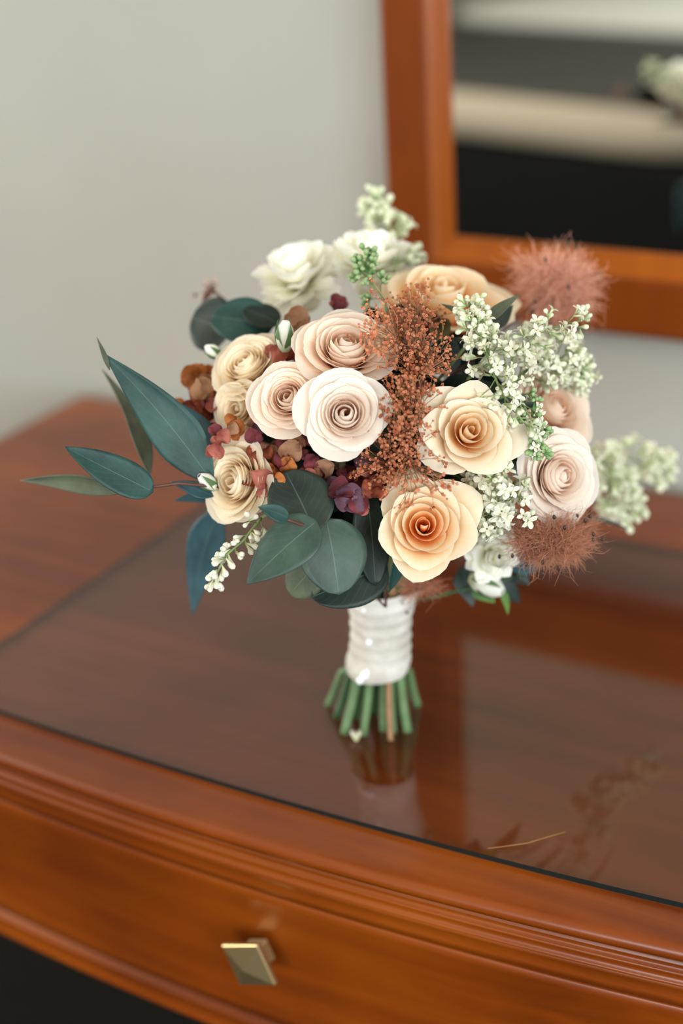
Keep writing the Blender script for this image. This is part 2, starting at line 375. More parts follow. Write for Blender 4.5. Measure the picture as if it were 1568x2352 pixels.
# ------------------------------------------------------------------ mirror on the wall
mir = tag(empty('wall_mirror', (-.1, WY-.02, TZ+.146)), 'wall mirror in a broad orange brown wooden frame', 'mirror')
MXo, MXi, MZo, MZi = -.606, -.5465, TZ+.139, TZ+.2085
MX2, MZ2 = .40, TZ+1.05
wv = MXi-MXo
fprof = [(0, .028), (0, .004), (.003, .0005), (.006, 0), (wv-.019, .0015), (wv-.016, .003), (wv-.010, .008), (wv-.003, .012), (wv, .0135), (wv, .022)]  # (across, depth back from front face)
FY = WY-.0305
def rail(name, horizontal, other):
    G = Geo(); rows = []
    for c, d in fprof:
        if horizontal:
            z = MZo+c*(MZi-MZo)/wv if not other else MZ2-c*(MZi-MZo)/wv
            rows.append([(MXo+c, FY+d, z), (MX2-c, FY+d, z)])
        else:
            x = MXo+c if not other else MX2-c
            rows.append([(x, FY+d, MZo+c*(MZi-MZo)/wv), (x, FY+d, MZ2-c*(MZi-MZo)/wv)])
    G.grid(rows[:6]); o = G.obj(name, MWF, mir, False)
    L = Geo(); L.grid(rows[5:]); L.obj('inner_lip', MWL, o, False)
    return o
rail('frame_rail', True, False); rail('frame_rail', True, True); rail('frame_stile', False, False); rail('frame_stile', False, True)
gm = NT('silvered_glass'); b = gm.new('ShaderNodeBsdfGlossy', i_Roughness=0.004); b.inputs[0].default_value = (0.82, 0.83, 0.80, 1); gm.link(b.outputs[0], gm.out.inputs[0])
g = Geo(); g.box(MXi-.004, MX2-wv+.004, FY+.016, FY+.021, MZi-.004, MZ2-(MZi-MZo)+.004); g.obj('mirror_glass', gm.m, mir, False)
g = Geo(); g.box(MXo+.01, MX2-.01, FY+.0225, WY-.0015, MZo+.01, MZ2-.01); g.obj('backing_board', MWD, mir, False)

# ------------------------------------------------------------------ the bouquet
BASE = np.array([-.3975, .684, GZ]); HEAD = at(902, 965, .862)
bq = tag(empty('bridal_bouquet', tuple(BASE)), 'bridal bouquet of blush and peach roses standing on its stems on the glass sheet', 'bouquet')
rnd = random.Random(7)
def axis_pt(z):                               # centre line of the bouquet at height z above the glass
    s = z/(HEAD[2]-GZ); return BASE+(HEAD-BASE)*s
T0, RD = .862, .125
def dome(px, py, k=.85):
    d = math.hypot(px-905, py-965)*.8/F
    return T0-math.sqrt(max(0, RD*RD-d*d))*k

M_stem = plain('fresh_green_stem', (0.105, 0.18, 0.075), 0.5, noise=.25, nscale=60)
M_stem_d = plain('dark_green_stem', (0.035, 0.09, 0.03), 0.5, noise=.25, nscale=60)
M_stem_b = plain('brown_stem', (0.30, 0.16, 0.075), 0.6, noise=.2, nscale=90)
M_sprig = plain('pale_green_stalk', (0.20, 0.27, 0.10), 0.5)
M_twig = plain('reddish_twig', (0.10, 0.035, 0.025), 0.55)
# stems -------------------------------------------------------
def stem(bx, by, bt, r, mat, zt_=.17):        # bx, by: photo position of the cut end
    p0 = at(bx, by, bt); p0[2] = max(p0[2], GZ+.0005)
    c1 = axis_pt(.045); c2 = axis_pt(.10); off = p0-BASE; off[2] = 0
    q1 = c1+off*.50; q1[2] = c1[2]; q2 = c2+off*.35; q2[2] = c2[2]; q3 = axis_pt(zt_)+off*.9
    pts = []
    for s in np.linspace(0, 1, 26):
        a = (1-s)**3; b_ = 3*s*(1-s)**2; c = 3*s*s*(1-s); d = s**3
        p = a*p0+b_*q1+c*q2+d*q3; zz = p[2]-GZ
        if .030 < zz < .112:                  # bound tightly inside the wrap
            ax = axis_pt(zz); e = p-ax; e[2] = 0; l = np.linalg.norm(e); mxr = .0165+(.006*(.040-zz)/.010 if zz < .04 else 0)
            if l > mxr: p = p-e*(1-mxr/l)
        pts.append(p)
    # keep the cut end below the wrap straight
    G = Geo(); G.tube(pts, r*.88, 10); return G.obj('stem', mat, bq)
def floor_t(px, py):
    d = FW+RT*(px-784)/F-UP*(py-1176)/F; return (GZ-EYE[2])/d[2]
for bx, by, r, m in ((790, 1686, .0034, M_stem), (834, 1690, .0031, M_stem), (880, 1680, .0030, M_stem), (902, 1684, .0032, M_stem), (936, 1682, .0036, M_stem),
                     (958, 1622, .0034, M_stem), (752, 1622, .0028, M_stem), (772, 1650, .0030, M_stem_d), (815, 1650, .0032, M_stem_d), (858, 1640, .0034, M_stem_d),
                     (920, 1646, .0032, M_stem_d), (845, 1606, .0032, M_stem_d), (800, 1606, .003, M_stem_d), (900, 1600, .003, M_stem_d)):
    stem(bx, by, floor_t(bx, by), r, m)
tag(stem(897, 1702, floor_t(897, 1702), .0022, M_stem_b), 'thin brown woody stem')
# wrap --------------------------------------------------------
def lace_mat():
    g = NT('ivory_lace'); tc = g.new('ShaderNodeTexCoord'); vo = g.new('ShaderNodeTexVoronoi', i_Scale=420.0); g.link(tc.outputs['Object'], vo.inputs['Vector'])
    nz = g.new('ShaderNodeTexNoise', i_Scale=60.0, i_Detail=4.0); g.link(tc.outputs['Object'], nz.inputs['Vector'])
    p = g.new('ShaderNodeBsdfPrincipled', i_Roughness=0.75); p.inputs['Specular IOR Level'].default_value = 0.2
    g.link(g.ramp(nz.outputs['Fac'], [(0.35, (0.50, 0.47, 0.41)), (0.65, (0.66, 0.64, 0.58))]), p.inputs['Base Color'])
    b = g.new('ShaderNodeBump', i_Strength=0.5, i_Distance=0.0008); g.link(vo.outputs['Distance'], b.inputs['Height']); g.link(b.outputs[0], p.inputs['Normal'])
    g.link(p.outputs[0], g.out.inputs[0]); return g.m
g = Geo(); rows = []; na, nz_ = 72, 64; Z0, Z1 = .0395, .1005
for i in range(nz_+3):
    s = min(1, i/nz_); z = Z0+(Z1-Z0)*s; c = axis_pt(z); z = z+GZ; row = []
    for j in range(na):
        a = 2*math.pi*j/na
        base = .0215-.0022*math.sin(math.pi*min(1, s*1.2))+.0006*math.cos(2*a+4*s)
        if s < .18: base += .0012*math.sin(s/.18*math.pi)-.0018*(1-s/.18)
        ph = s*7.2*2*math.pi+1.1*math.sin(a+.6)*(1-.4*s)+.5*math.sin(2.3*a+3*s)
        fold = .0017*(1-abs(math.sin(ph/2))**1.3)*(.45+.55*(.5+.5*math.sin(a+.5)))
        fold *= min(1, max(0, (s-.1)*5))
        r = base+fold-.0003*math.sin(5*a+9*s)
        if i > nz_: r -= .0016*(i-nz_)
        z2 = z+.0012*math.sin(a+1.0)*(1 if s < .1 else 1)
        row.append((c[0]+r*math.cos(a), c[1]+r*math.sin(a), z2-(.004*(i-nz_) if i > nz_ else 0)))
    rows.append(row)
g.grid(rows, wrap=True); M_lace = lace_mat()
wrap = tag(g.obj('fabric_wrap', M_lace, bq), 'ivory fabric wound around the stems, pinned with pearls')
M_pearl = plain('pearl', (0.85, 0.86, 0.88), 0.12, spec=0.7, coat=0.5)
def ball(c, r, G=None, nu=12, nv=8, sc=(1, 1, 1)):
    G = G or Geo(); rows = []
    for i in range(nv+1):
        th = math.pi*i/nv; rows.append([(c[0]+sc[0]*r*math.sin(th)*math.cos(2*math.pi*j/nu), c[1]+sc[1]*r*math.sin(th)*math.sin(2*math.pi*j/nu), c[2]-sc[2]*r*math.cos(th)) for j in range(nu)])
    G.grid(rows, wrap=True); return G
def wrap_front(px, py):
    best = None
    for t in np.linspace(.85, .95, 400):
        p = at(px, py, t); c = axis_pt(p[2]-GZ); d = math.hypot(p[0]-c[0], p[1]-c[1])
        if d < .0212: return p
    return at(px, py, .9)
for px, py, r in ((836, 1402, .0021), (847, 1475, .0021)):
    ball(wrap_front(px, py), r).obj('pearl_pin', M_pearl, wrap)
G = Geo(); c = wrap_front(832, 1548)
ball(c+RT*.0012-UP*.001, .0030, G); ball(c-RT*.0016-UP*.0042, .0026, G); ball(c+RT*.0028+UP*.0010, .0022, G)
tag(G.obj('pearl_pin', M_pearl, wrap), 'cluster of white beads at the lower hem of the wrap')
ball(wrap_front(934, 1407), .0011).obj('pin_head', M_twig, wrap)
# fold of cloth standing up at the top right rim
g = Geo(); q = axis_pt(.098); rows = []
for i in range(5):
    s = i/4; row = []
    for j in range(9):
        a = -1.05+1.3*j/8+YAW*-1
        rr = .0222+.0016*math.sin(math.pi*s)+.0003*j
        hh = .006*s*math.sin(math.pi*min(1, (j+1)/9))**.8
        row.append((q[0]+rr*math.cos(a), q[1]+rr*math.sin(a), q[2]+hh-.003))
    rows.append(row)
g.grid(rows); g.obj('cloth_fold', M_lace, wrap, solid=.0006)

# roses -------------------------------------------------------
P_white = petal_mat('blush_white_petal', [(0.0, lin((248, 176, 124))), (0.6, lin((253, 228, 210))), (0.9, lin((250, 238, 226))), (1.0, lin((248, 240, 230)))])
P_blush = petal_mat('blush_petal', [(0.0, lin((248, 170, 118))), (0.6, lin((253, 221, 198))), (0.9, lin((252, 232, 214))), (1.0, lin((248, 236, 222)))])
P_cream = petal_mat('cream_petal', [(0.0, lin((248, 188, 112))), (0.5, lin((252, 224, 182))), (0.85, lin((252, 236, 208))), (1.0, lin((248, 238, 218)))])
P_peach = petal_mat('peach_petal', [(0.0, lin((255, 158, 66))), (0.45, lin((254, 186, 112))), (0.8, lin((252, 218, 170))), (1.0, lin((248, 234, 208)))], trans=.34)
P_peach_l = petal_mat('pale_peach_petal', [(0.0, lin((255, 170, 88))), (0.4, lin((252, 204, 144))), (0.75, lin((250, 226, 188))), (1.0, lin((246, 236, 216)))], trans=.34)
P_ivory = petal_mat('ivory_petal', [(0.0, lin((196, 200, 150))), (0.35, lin((248, 246, 228))), (1.0, lin((252, 252, 246)))])
M_calyx = leaf_mat('calyx_green', (0.06, 0.13, 0.045), (0.13, 0.21, 0.085), 0.55, (0.2, 0.28, 0.12))

def bez(p, s):
    a = (1-s)**3; b_ = 3*s*(1-s)**2; c = 3*s*s*(1-s); d = s**3
    return (a*p[0][0]+b_*p[1][0]+c*p[2][0]+d*p[3][0], a*p[0][1]+b_*p[1][1]+c*p[2][1]+d*p[3][1])
def rose_petal(G, t, phi, st, rg, X, nu=13, nv=12):
    """one petal of a bloom of radius 1 (axis +z, widest rim near z = 0); t 0 innermost .. 1 outermost"""
    tea = st['tea']
    Rr = st['r0']+(1-st['r0'])*t**st['rp']
    Hr = st['h0']+st['h1']*t+st['h2']*t*t+rg.uniform(-.04, .04)
    op = max(0, (t-.30)/.70)                  # how far the petal opens
    sl = math.radians(np.interp(t, [0, .15, .35, .65, 1], st['slope'])); L_ = .16+.30*Rr
    q2 = (Rr-L_*math.cos(sl), Hr-L_*math.sin(sl)); q1 = (max(.06, q2[0]*.75), min(-.55, q2[1]-.15))
    p = [(.05+.06*t, -.95+.05*t), q1, q2, (Rr, Hr)]
    A = (1.45-.42*t)*rg.uniform(.93, 1.1)*st['aw']
    curl = st['curl']*op*rg.uniform(.6, 1.2)
    tip = st['tip']*rg.uniform(.4, 1.2)*(.3+op)
    sp = .085*(1-.35*t); w1, w2 = rg.uniform(0, 6.28), rg.uniform(0, 6.28); wav = st['wave']*(.3+.9*t)
    lean = rg.uniform(-.045, .045)*(.4+t)
    P, UV = [], []
    for i in range(nv):
        v = i/(nv-1); row, uvr = [], []
        for j in range(nu):
            u = -1+2*j/(nu-1)
            h = 1-(.16+.05*t)*abs(u)**3.2+tip*.10*max(0, 1-abs(u)*2.4)-.10*(1-tip)*0
            s = v*h; r, z = bez(p, min(s, 1.05))
            k = max(0, s-.72)/.28
            r += curl*k*k*.55*(1+.25*math.cos(2*u)); z -= curl*k**2.6*.42
            wp = .50+.50*math.sin(math.pi/2*min(1, v*1.45))
            wp *= 1-.10*max(0, v-.8)*5*(.4 if not tea else 1)
            ph = phi+A*wp*u
            r *= 1+sp*u+lean*v
            r += wav*v*v*(math.sin(3.1*u+w1)*.5+math.sin(6.3*u+w2)*.22)
            z += wav*v*v*(math.sin(4.3*u+w2)*.5+math.sin(8.7*u+w1)*.20)
            row.append(X(r*math.cos(ph), r*math.sin(ph), z)); uvr.append((j/(nu-1), v))
        P.append(row); UV.append(uvr)
    G.grid(P, UV)
GARDEN = dict(tea=0, n=30, r0=.03, rp=.80, h0=.02, h1=.06, h2=-.30, aw=1.15, curl=.16, tip=.15, wave=.045, slope=(150, 118, 74, 46, 22))
TEA = dict(tea=1, n=20, r0=.04, rp=.90, h0=.08, h1=.05, h2=-.50, aw=1.12, curl=.34, tip=.9, wave=.018, slope=(112, 96, 80, 62, 30))
def rose(label, px, py, rpx, t, axis, mat, st, seed, squash=1.0, n=None):
    rg = random.Random(seed); R = rpx*t/F; c = at(px, py, t); x, y, z = frame_from(cv(*axis), UP)
    X = lambda a, b_, d: c+R*(x*a+y*b_+z*(d*squash))
    n = n or st['n']; core = 6
    Gc = Geo(); phi = rg.uniform(0, 6.28); ts = []
    for i in range(n):
        ts.append((i/(n-1), phi)); phi += 2.39996+rg.uniform(-.22, .22)
    for tt, ph in ts[:core]: rose_petal(Gc, tt, ph, st, rg, X, 9, 9)
    ro = Gc.obj('rose', [mat, M_calyx], bq); ro['label'] = label
    # receptacle under the bloom
    Gr = Geo(); rows = []
    for r_, z_ in ((.02, -1.35), (.07, -1.30), (.16, -1.12), (.20, -1.0), (.17, -.86), (.05, -.8)):
        rows.append([X(r_*math.cos(2*math.pi*k/10), r_*math.sin(2*math.pi*k/10), z_) for k in range(10)])
    Gr.grid(rows, wrap=True); Gr.obj('calyx', M_calyx, ro)
    for tt, ph in ts[core:]:
        G = Geo(); rose_petal(G, tt, ph, st, rg, X); G.obj('petal', mat, ro)
    return ro
rose('white blush spray rose facing forward at the centre of the bouquet', 793, 947, 102, .752, (.02, .10, 1), P_white, GARDEN, 11)
rose('blush spray rose left of the central white rose', 656, 908, 93, .770, (-.25, .22, 1), P_blush, GARDEN, 12)
rose('large blush rose above the central white rose', 797, 780, 122, .775, (.05, .62, .80), P_blush, GARDEN, 13)
rose('cream rose at the upper left beside the green bud', 555, 826, 96, .815, (-.40, .60, .75), P_cream, GARDEN, 14)
rose('small half open cream rose at the left edge', 538, 938, 66, .808, (-.45, -.1, .85), P_cream, GARDEN, 15, n=18)
rose('cream rose turned to the left above the blue green leaf', 524, 1104, 108, .793, (-.62, .10, .76), P_cream, GARDEN, 16)
rose('peach rose right of the rust coloured filler', 1084, 985, 110, .757, (.10, .16, 1), P_peach_l, TEA, 21)
rose('peach rose with deep orange heart at the lower centre', 974, 1205, 112, .762, (-.02, .14, 1), P_peach, TEA, 26)
rose('peach rose seen from the side at the top of the bouquet', 1018, 655, 152, .862, (.05, .74, .67), P_peach, TEA, 23)
rose('blush white rose at the right edge', 1300, 1092, 112, .800, (.45, .02, .9), P_white, GARDEN, 17)
rose('soft pink rose behind the white filler at the right edge', 1286, 925, 108, .842, (.45, .35, .8), P_blush, GARDEN, 18)

# ivory strap petalled flowers at the top -----------------------
def strap_flower(name, label, px, py, rpx, t, axis, n, mat, seed, lw=.60, pet='petal'):
    rg = random.Random(seed); R = rpx*t/F; c = at(px, py, t); x, y, z = frame_from(cv(*axis), UP)
    G0 = Geo(); ball(c-z*R*.25, R*.3, G0); o = G0.obj(name, mat, bq); o['label'] = label
    for i in range(n):
        q = (i+.5)/n; th = math.acos(1-q*1.25) ; ph = i*2.39996+rg.uniform(-.2, .2)
        d = nrm(x*math.sin(th)*math.cos(ph)+y*math.sin(th)*math.sin(ph)+z*math.cos(th))
        s_ = nrm(np.cross(z+.01*x, d)); nn = np.cross(d, s_)
        L = R*rg.uniform(.85, 1.12); w = R*lw*rg.uniform(.8, 1.2)*.5; cup = rg.uniform(.15, .5); bend = rg.uniform(-.1, .35)
        P = []
        for a in range(8):
            s = a/7; row = []
            hw = w*(.35+.65*math.sin(math.pi*min(1, s*1.25)*.5))*math.sqrt(max(.02, 1-max(0, (s-.72)/.28)**2.2))
            for k in range(5):
                u = -1+k/2
                row.append(c+d*(R*.15+L*.85*s)+s_*hw*u+nn*(cup*hw*u*u+bend*L*s*s*.6))
            P.append(row)
        G = Geo(); G.grid(P); G.obj(pet, mat, o)
strap_flower('ivory_flower', 'ivory flower with long rounded petals at the upper left', 695, 660, 112, .900, (-.35, .75, .55), 38, P_ivory, 31)
strap_flower('ivory_flower', 'ivory flower with long rounded petals at the very top', 845, 625, 108, .915, (.12, .85, .5), 38, P_ivory, 32)
strap_flower('ivory_flower', 'small white flower below the filler at the lower right', 1122, 1268, 70, .848, (.2, -.2, .9), 34, P_ivory, 33, .5)

# leaves ------------------------------------------------------
E_gray = leaf_mat('eucalyptus_grey_green', lin((40, 59, 51)), lin((68, 90, 77)))
E_dark = leaf_mat('eucalyptus_dark', lin((32, 47, 43)), lin((56, 68, 60)))
E_teal = leaf_mat('eucalyptus_teal', lin((21, 52, 50)), lin((48, 86, 80)))
E_blue = leaf_mat('eucalyptus_blue', lin((33, 63, 72)), lin((58, 93, 101)))
E_olive = leaf_mat('eucalyptus_olive', lin((66, 74, 58)), lin((100, 106, 84)))
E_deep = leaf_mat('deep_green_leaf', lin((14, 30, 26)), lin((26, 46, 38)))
E_fresh = leaf_mat('fresh_green_leaf', lin((60, 100, 44)), lin((104, 140, 64)))
def wprofile(kind, s):
    if kind == 'round': return max(0, math.sin(math.pi*min(1, s**.86)))**.55
    if kind == 'ovate':                      # rounded base, pointed tip
        b = min(1, s/.32); w = math.sqrt(max(0, 1-(1-b)**2)); return w*(1 if s < .32 else (1-((s-.32)/.68)**1.9))
    if kind == 'lance':
        b = min(1, s/.36); w = math.sin(math.pi/2*b)**.8; return w*(1 if s < .36 else max(0, 1-((s-.36)/.64)**1.35))
    return math.sin(math.pi*s)
def leaf(parent, base, tip, wpx, kind, mat, nrm_c=(0, 0, 1), bow=.06, cup=.12, side=0.0, fold=0.0, name='leaf', th=.0006, tail=0):
    b0, b1 = at(*base), at(*tip); d = b1-b0; L = np.linalg.norm(d); dn = d/L
    N = cv(*nrm_c); sd = nrm(np.cross(dn, N)); N = np.cross(sd, dn); hw = wpx*.5*(base[2]+tip[2])/2/F
    rows, UV = [], []; ns, nu = 22, 11
    for i in range(ns):
        s = i/(ns-1); w = hw*max(.012, wprofile(kind, s)); c = b0+d*s+N*(bow*L*math.sin(math.pi*s))+sd*(side*L*math.sin(math.pi*s))
        row, uvr = [], []
        for j in range(nu):
            u = -1+2*j/(nu-1)
            row.append(c+sd*w*u*(1-.25*fold*abs(u))+N*(cup*w*u*u+fold*w*abs(u)+.03*w*math.sin(5*s+3*u)))
            uvr.append((j/(nu-1), s))
        rows.append(row); UV.append(uvr)
    G = Geo(); G.grid(rows, UV)
    return G.obj(name, mat, parent, solid=th)
def twig(path, r, mat, name, label=None):
    pts = [at(*p) for p in path]; P = []
    for i in range(len(pts)-1):
        for k in range(4): P.append(pts[i]+(pts[i+1]-pts[i])*k/4)
    P.append(pts[-1]); G = Geo(); G.tube([HEAD+(pts[0]-HEAD)*.2]+P, r, 7); o = G.obj(name, mat, bq)
    if label: o['label'] = label
    return o
# lower front sprig of round leaves
e1 = twig([(885, 1395, .86), (790, 1290, .80), (712, 1212, .762), (655, 1192, .752)], .0009, M_twig, 'eucalyptus_sprig', 'eucalyptus sprig with broad round grey green leaves at the lower front')
leaf(e1, (722, 1222, .768), (655, 1082, .788), 152, 'round', E_dark, (.1, .25, 1), .05, .10)
leaf(e1, (728, 1196, .760), (566, 1342, .757), 122, 'ovate', E_gray, (-.1, .35, 1), .04, .10)
leaf(e1, (748, 1190, .772), (778, 1366, .770), 160, 'round', E_gray, (.2, .2, 1), .05, .08)
leaf(e1, (662, 1190, .752), (593, 1164, .746), 44, 'ovate', E_teal, (-.1, .5, 1), .03, .2)
leaf(e1, (840, 1130, .790), (862, 1345, .795), 92, 'round', E_deep, (.45, .1, 1), .03, .05)
leaf(e1, (890, 1300, .800), (715, 1372, .792), 130, 'round', E_deep, (.1, .3, 1), .03, .05)
leaf(e1, (735, 1290, .790), (665, 1365, .80), 95, 'round', E_olive, (-.1, .2, 1), .03, .05)
leaf(e1, (905, 1285, .800), (893, 1360, .815), 42, 'lance', E_teal, (.5, .3, .8), .05, .5)
# left sprig with long pointed leaves
e2 = twig([(620, 1180, .86), (500, 1118, .80), (410, 1110, .788), (352, 1118, .784)], .0009, M_twig, 'eucalyptus_sprig', 'eucalyptus sprig with long pointed blue green leaves reaching out to the left')
leaf(e2, (490, 1110, .800), (238, 812, .792), 118, 'lance', E_teal, (-.35, .25, .9), .02, .18, side=.03)
leaf(e2, (520, 1050, .815), (300, 870, .815), 96, 'lance', E_blue, (.3, .45, .8), .03, .15, side=-.04)
leaf(e2, (252, 850, .790), (222, 774, .796), 12, 'lance', E_olive, (.3, .2, .9), .04, .3)
leaf(e2, (345, 1095, .83), (234, 848, .86), 48, 'lance', E_olive, (.6, .1, .8), .03, .25, side=.05)
leaf(e2, (352, 1130, .784), (148, 1026, .772), 88, 'ovate', E_teal, (-.1, .45, .9), .04, .12, side=-.02)
leaf(e2, (290, 1130, .80), (46, 1104, .83), 46, 'lance', E_olive, (.0, -.3, .9), .03, .3, side=.04)
leaf(e2, (490, 1140, .80), (392, 1106, .80), 46, 'lance', E_blue, (.1, .6, .8), .02, .2)
leaf(e2, (510, 1135, .82), (400, 1150, .82), 40, 'lance', E_blue, (.1, .6, .8), .02, .2)
leaf(e2, (505, 1165, .87), (442, 1412, .905), 98, 'lance', E_blue, (-.3, .1, .9), -.02, .12, side=.05)
# upper left dark round leaves
e3 = twig([(640, 800, .88), (560, 770, .885), (490, 745, .90)], .0009, M_twig, 'eucalyptus_sprig', 'eucalyptus sprig with dark round leaves at the upper left')
leaf(e3, (530, 760, .890), (440, 730, .905), 128, 'round', E_dark, (-.3, .1, .9), .03, .1)
leaf(e3, (625, 755, .872), (485, 728, .880), 122, 'round', E_teal, (-.05, .4, .9), .06, .12)
leaf(e3, (640, 745, .868), (560, 710, .876), 78, 'round', E_deep, (.2, .5, .8), .03, .1)
# slim olive leaves at the upper right
e4 = twig([(1120, 800, .82), (1118, 745, .81)], .0009, M_twig, 'eucalyptus_sprig', 'pair of slim olive leaves before the peach rose at the top')
leaf(e4, (1112, 742, .806), (1194, 676, .80), 34, 'lance', E_olive, (-.2, .5, .8), .03, .2)
leaf(e4, (1100, 748, .815), (1014, 698, .81), 30, 'lance', E_olive, (.2, .5, .8), .04, .2)
leaf(e4, (1130, 760, .83), (1178, 700, .84), 40, 'lance', E_dark, (-.2, .3, .8), .03, .2)
# leaves under the right side
e5 = twig([(960, 1380, .90), (1080, 1350, .885), (1200, 1320, .89)], .0011, M_stem_d, 'leafy_twig', 'dark leafy twig beneath the flowers at the lower right')
for b_, t_, w, m, nn in (((1060, 1300, .89), (1085, 1395, .89), 60, E_dark, (0, .2, 1)), ((1090, 1330, .88), (1135, 1385, .885), 62, E_fresh, (.1, .2, 1)), ((1130, 1320, .89), (1195, 1385, .90), 58, E_deep, (.2, .1, 1)),
                      ((1150, 1350, .88), (1166, 1412, .88), 26, E_fresh, (.6, .1, .7)), ((1160, 1300, .885), (1262, 1290, .90), 60, E_blue, (.1, .4, .8)), ((1180, 1310, .89), (1215, 1345, .89), 40, E_deep, (.1, .3, .8)),
                      ((1150, 1240, .87), (1310, 1270, .90), 44, E_gray, (.1, .5, .8)), ((1300, 1190, .86), (1440, 1214, .90), 16, E_dark, (.1, .5, .8))):
    leaf(e5, b_, t_, w, 'lance', m, nn)
# inner foliage that fills the gaps between the flowers
fol = empty('x', (0, 0, 0)); bpy.data.objects.remove(fol)
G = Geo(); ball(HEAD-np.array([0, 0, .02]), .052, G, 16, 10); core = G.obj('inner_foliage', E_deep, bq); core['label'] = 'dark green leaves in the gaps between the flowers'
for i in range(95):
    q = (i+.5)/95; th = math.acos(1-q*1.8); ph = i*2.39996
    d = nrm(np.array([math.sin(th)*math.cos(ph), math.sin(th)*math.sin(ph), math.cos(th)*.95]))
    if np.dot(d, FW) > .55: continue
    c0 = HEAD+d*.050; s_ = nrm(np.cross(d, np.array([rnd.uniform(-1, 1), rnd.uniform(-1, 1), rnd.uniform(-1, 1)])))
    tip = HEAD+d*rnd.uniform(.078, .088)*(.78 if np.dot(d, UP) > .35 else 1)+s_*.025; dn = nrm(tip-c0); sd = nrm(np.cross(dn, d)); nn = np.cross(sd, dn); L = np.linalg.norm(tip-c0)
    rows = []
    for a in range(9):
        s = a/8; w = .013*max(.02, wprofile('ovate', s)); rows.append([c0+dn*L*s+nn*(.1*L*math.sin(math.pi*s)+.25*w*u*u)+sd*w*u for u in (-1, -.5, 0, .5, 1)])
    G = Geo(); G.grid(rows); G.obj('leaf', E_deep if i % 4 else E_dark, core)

# buds --------------------------------------------------------
def rosebud(label, px, py, rpx, t, axis, mat, seed):
    rg = random.Random(seed); R = rpx*t/F; c = at(px, py, t); x, y, z = frame_from(cv(*axis), UP)
    G = Geo(); rows = []
    for i in range(12):
        s = i/11; r = R*(math.sin(math.pi*(.12+.80*s))**.8)*.62; zz = (s-.5)*2*R
        rows.append([c+z*zz+(x*math.cos(a)+y*math.sin(a))*r*(1+.08*math.cos(3*a+4*s)) for a in [2*math.pi*k/16 for k in range(16)]])
    G.grid(rows, wrap=True); o = G.obj('rosebud', mat, bq); o['label'] = label
    for k in range(5):
        a = 2*math.pi*k/5+rg.uniform(-.2, .2); rd = x*math.cos(a)+y*math.sin(a); sd = -x*math.sin(a)+y*math.cos(a); P = []
        ln = rg.uniform(.9, 1.35)
        for i in range(10):
            s = i/9; rr = R*(.64*math.sin(math.pi*(.10+.72*s*ln*.8))**.8+.05)+R*.25*max(0, s-.7)
            w = R*.30*wprofile('lance', min(.985, .12+.88*s))
            P.append([c+z*((s*ln-.55)*2*R*.8)+rd*rr+sd*w*u-rd*.12*w*u*u for u in (-1, -.4, .4, 1)])
        G = Geo(); G.grid(P); G.obj('sepal', M_calyx, o)
    return o
rosebud('green tipped cream rosebud between the upper left roses', 655, 772, 36, .800, (.05, .9, .35), P_ivory, 41)
rosebud('white rosebud hanging below the lower right flowers', 1118, 1343, 44, .868, (.75, -.35, .5), P_ivory, 42)
rosebud('small green bud at the left edge of the bouquet', 478, 1108, 30, .80, (-.6, .5, .5), P_ivory, 43)
rosebud('pale green bud beside the upper left cream rose', 490, 808, 24, .84, (-.6, .4, .5), P_ivory, 44)

# hydrangea petals --------------------------------------------
def hyd(name, c0, c1):
    return petal_mat(name, [(0.0, lin(c0)), (0.55, lin(c1)), (1.0, lin(tuple(min(255, c*1.08) for c in c1)))], trans=.2, var=.18, vein=.28)
H = {'rust': hyd('hydrangea_rust', (103, 43, 29), (147, 73, 49)), 'pink': hyd('hydrangea_pink', (137, 61, 53), (177, 104, 89)), 'burg': hyd('hydrangea_burgundy', (77, 25, 34), (122, 56, 61)),
     'tan': hyd('hydrangea_tan', (129, 82, 53), (168, 125, 96)), 'mauve': hyd('hydrangea_mauve', (68, 41, 56), (113, 79, 92)), 'oran': hyd('hydrangea_orange', (151, 79, 25), (177, 106, 56)),
     'oliv': hyd('hydrangea_olive', (60, 60, 34), (103, 92, 63))}
def hydrangea(label, px, py, t, items, seed):
    rg = random.Random(seed); c = at(px, py, t+.022)
    G = Geo(); ball(c, .008, G); o = G.obj('hydrangea', H['burg'], bq); o['label'] = label
    cols = list(H); extra = [(x_+rg.uniform(-22, 22), y_+rg.uniform(-20, 20), sz*rg.uniform(.6, .9), dt+rg.uniform(.0, .010), col if rg.random() < .55 else rg.choice(cols)) for (x_, y_, sz, dt, col) in items for _ in (0, 1)]
    for (x_, y_, sz, dt, col) in items+extra:
        tt = t+dt; p = at(x_, y_, tt); R = sz*tt/F*.52
        N = cv(rg.uniform(-.7, .7), rg.uniform(-.5, .8), 1); a = rg.uniform(0, 6.28); ex, ey, _ = frame_from(N, UP); d = ex*math.cos(a)+ey*math.sin(a); s_ = np.cross(N, d)
        P = []; cup = rg.uniform(-.5, .9); fo = rg.uniform(-.5, .5); w1 = rg.uniform(0, 6)
        for i in range(9):
            s = i/8; w = R*1.05*max(.03, math.sin(math.pi*min(1, .06+.94*s**.85)))**.55
            P.append([p+d*R*(2*s-1)+s_*w*u+N*(cup*w*u*u+fo*R*math.sin(math.pi*s)+(.16*math.sin(6*s+4*u+w1)+.10*math.sin(11*s-5*u))*R) for u in (-1, -.66, -.33, 0, .33, .66, 1)])
        G = Geo(); G.grid(P); G.obj('petal', H[col], o)
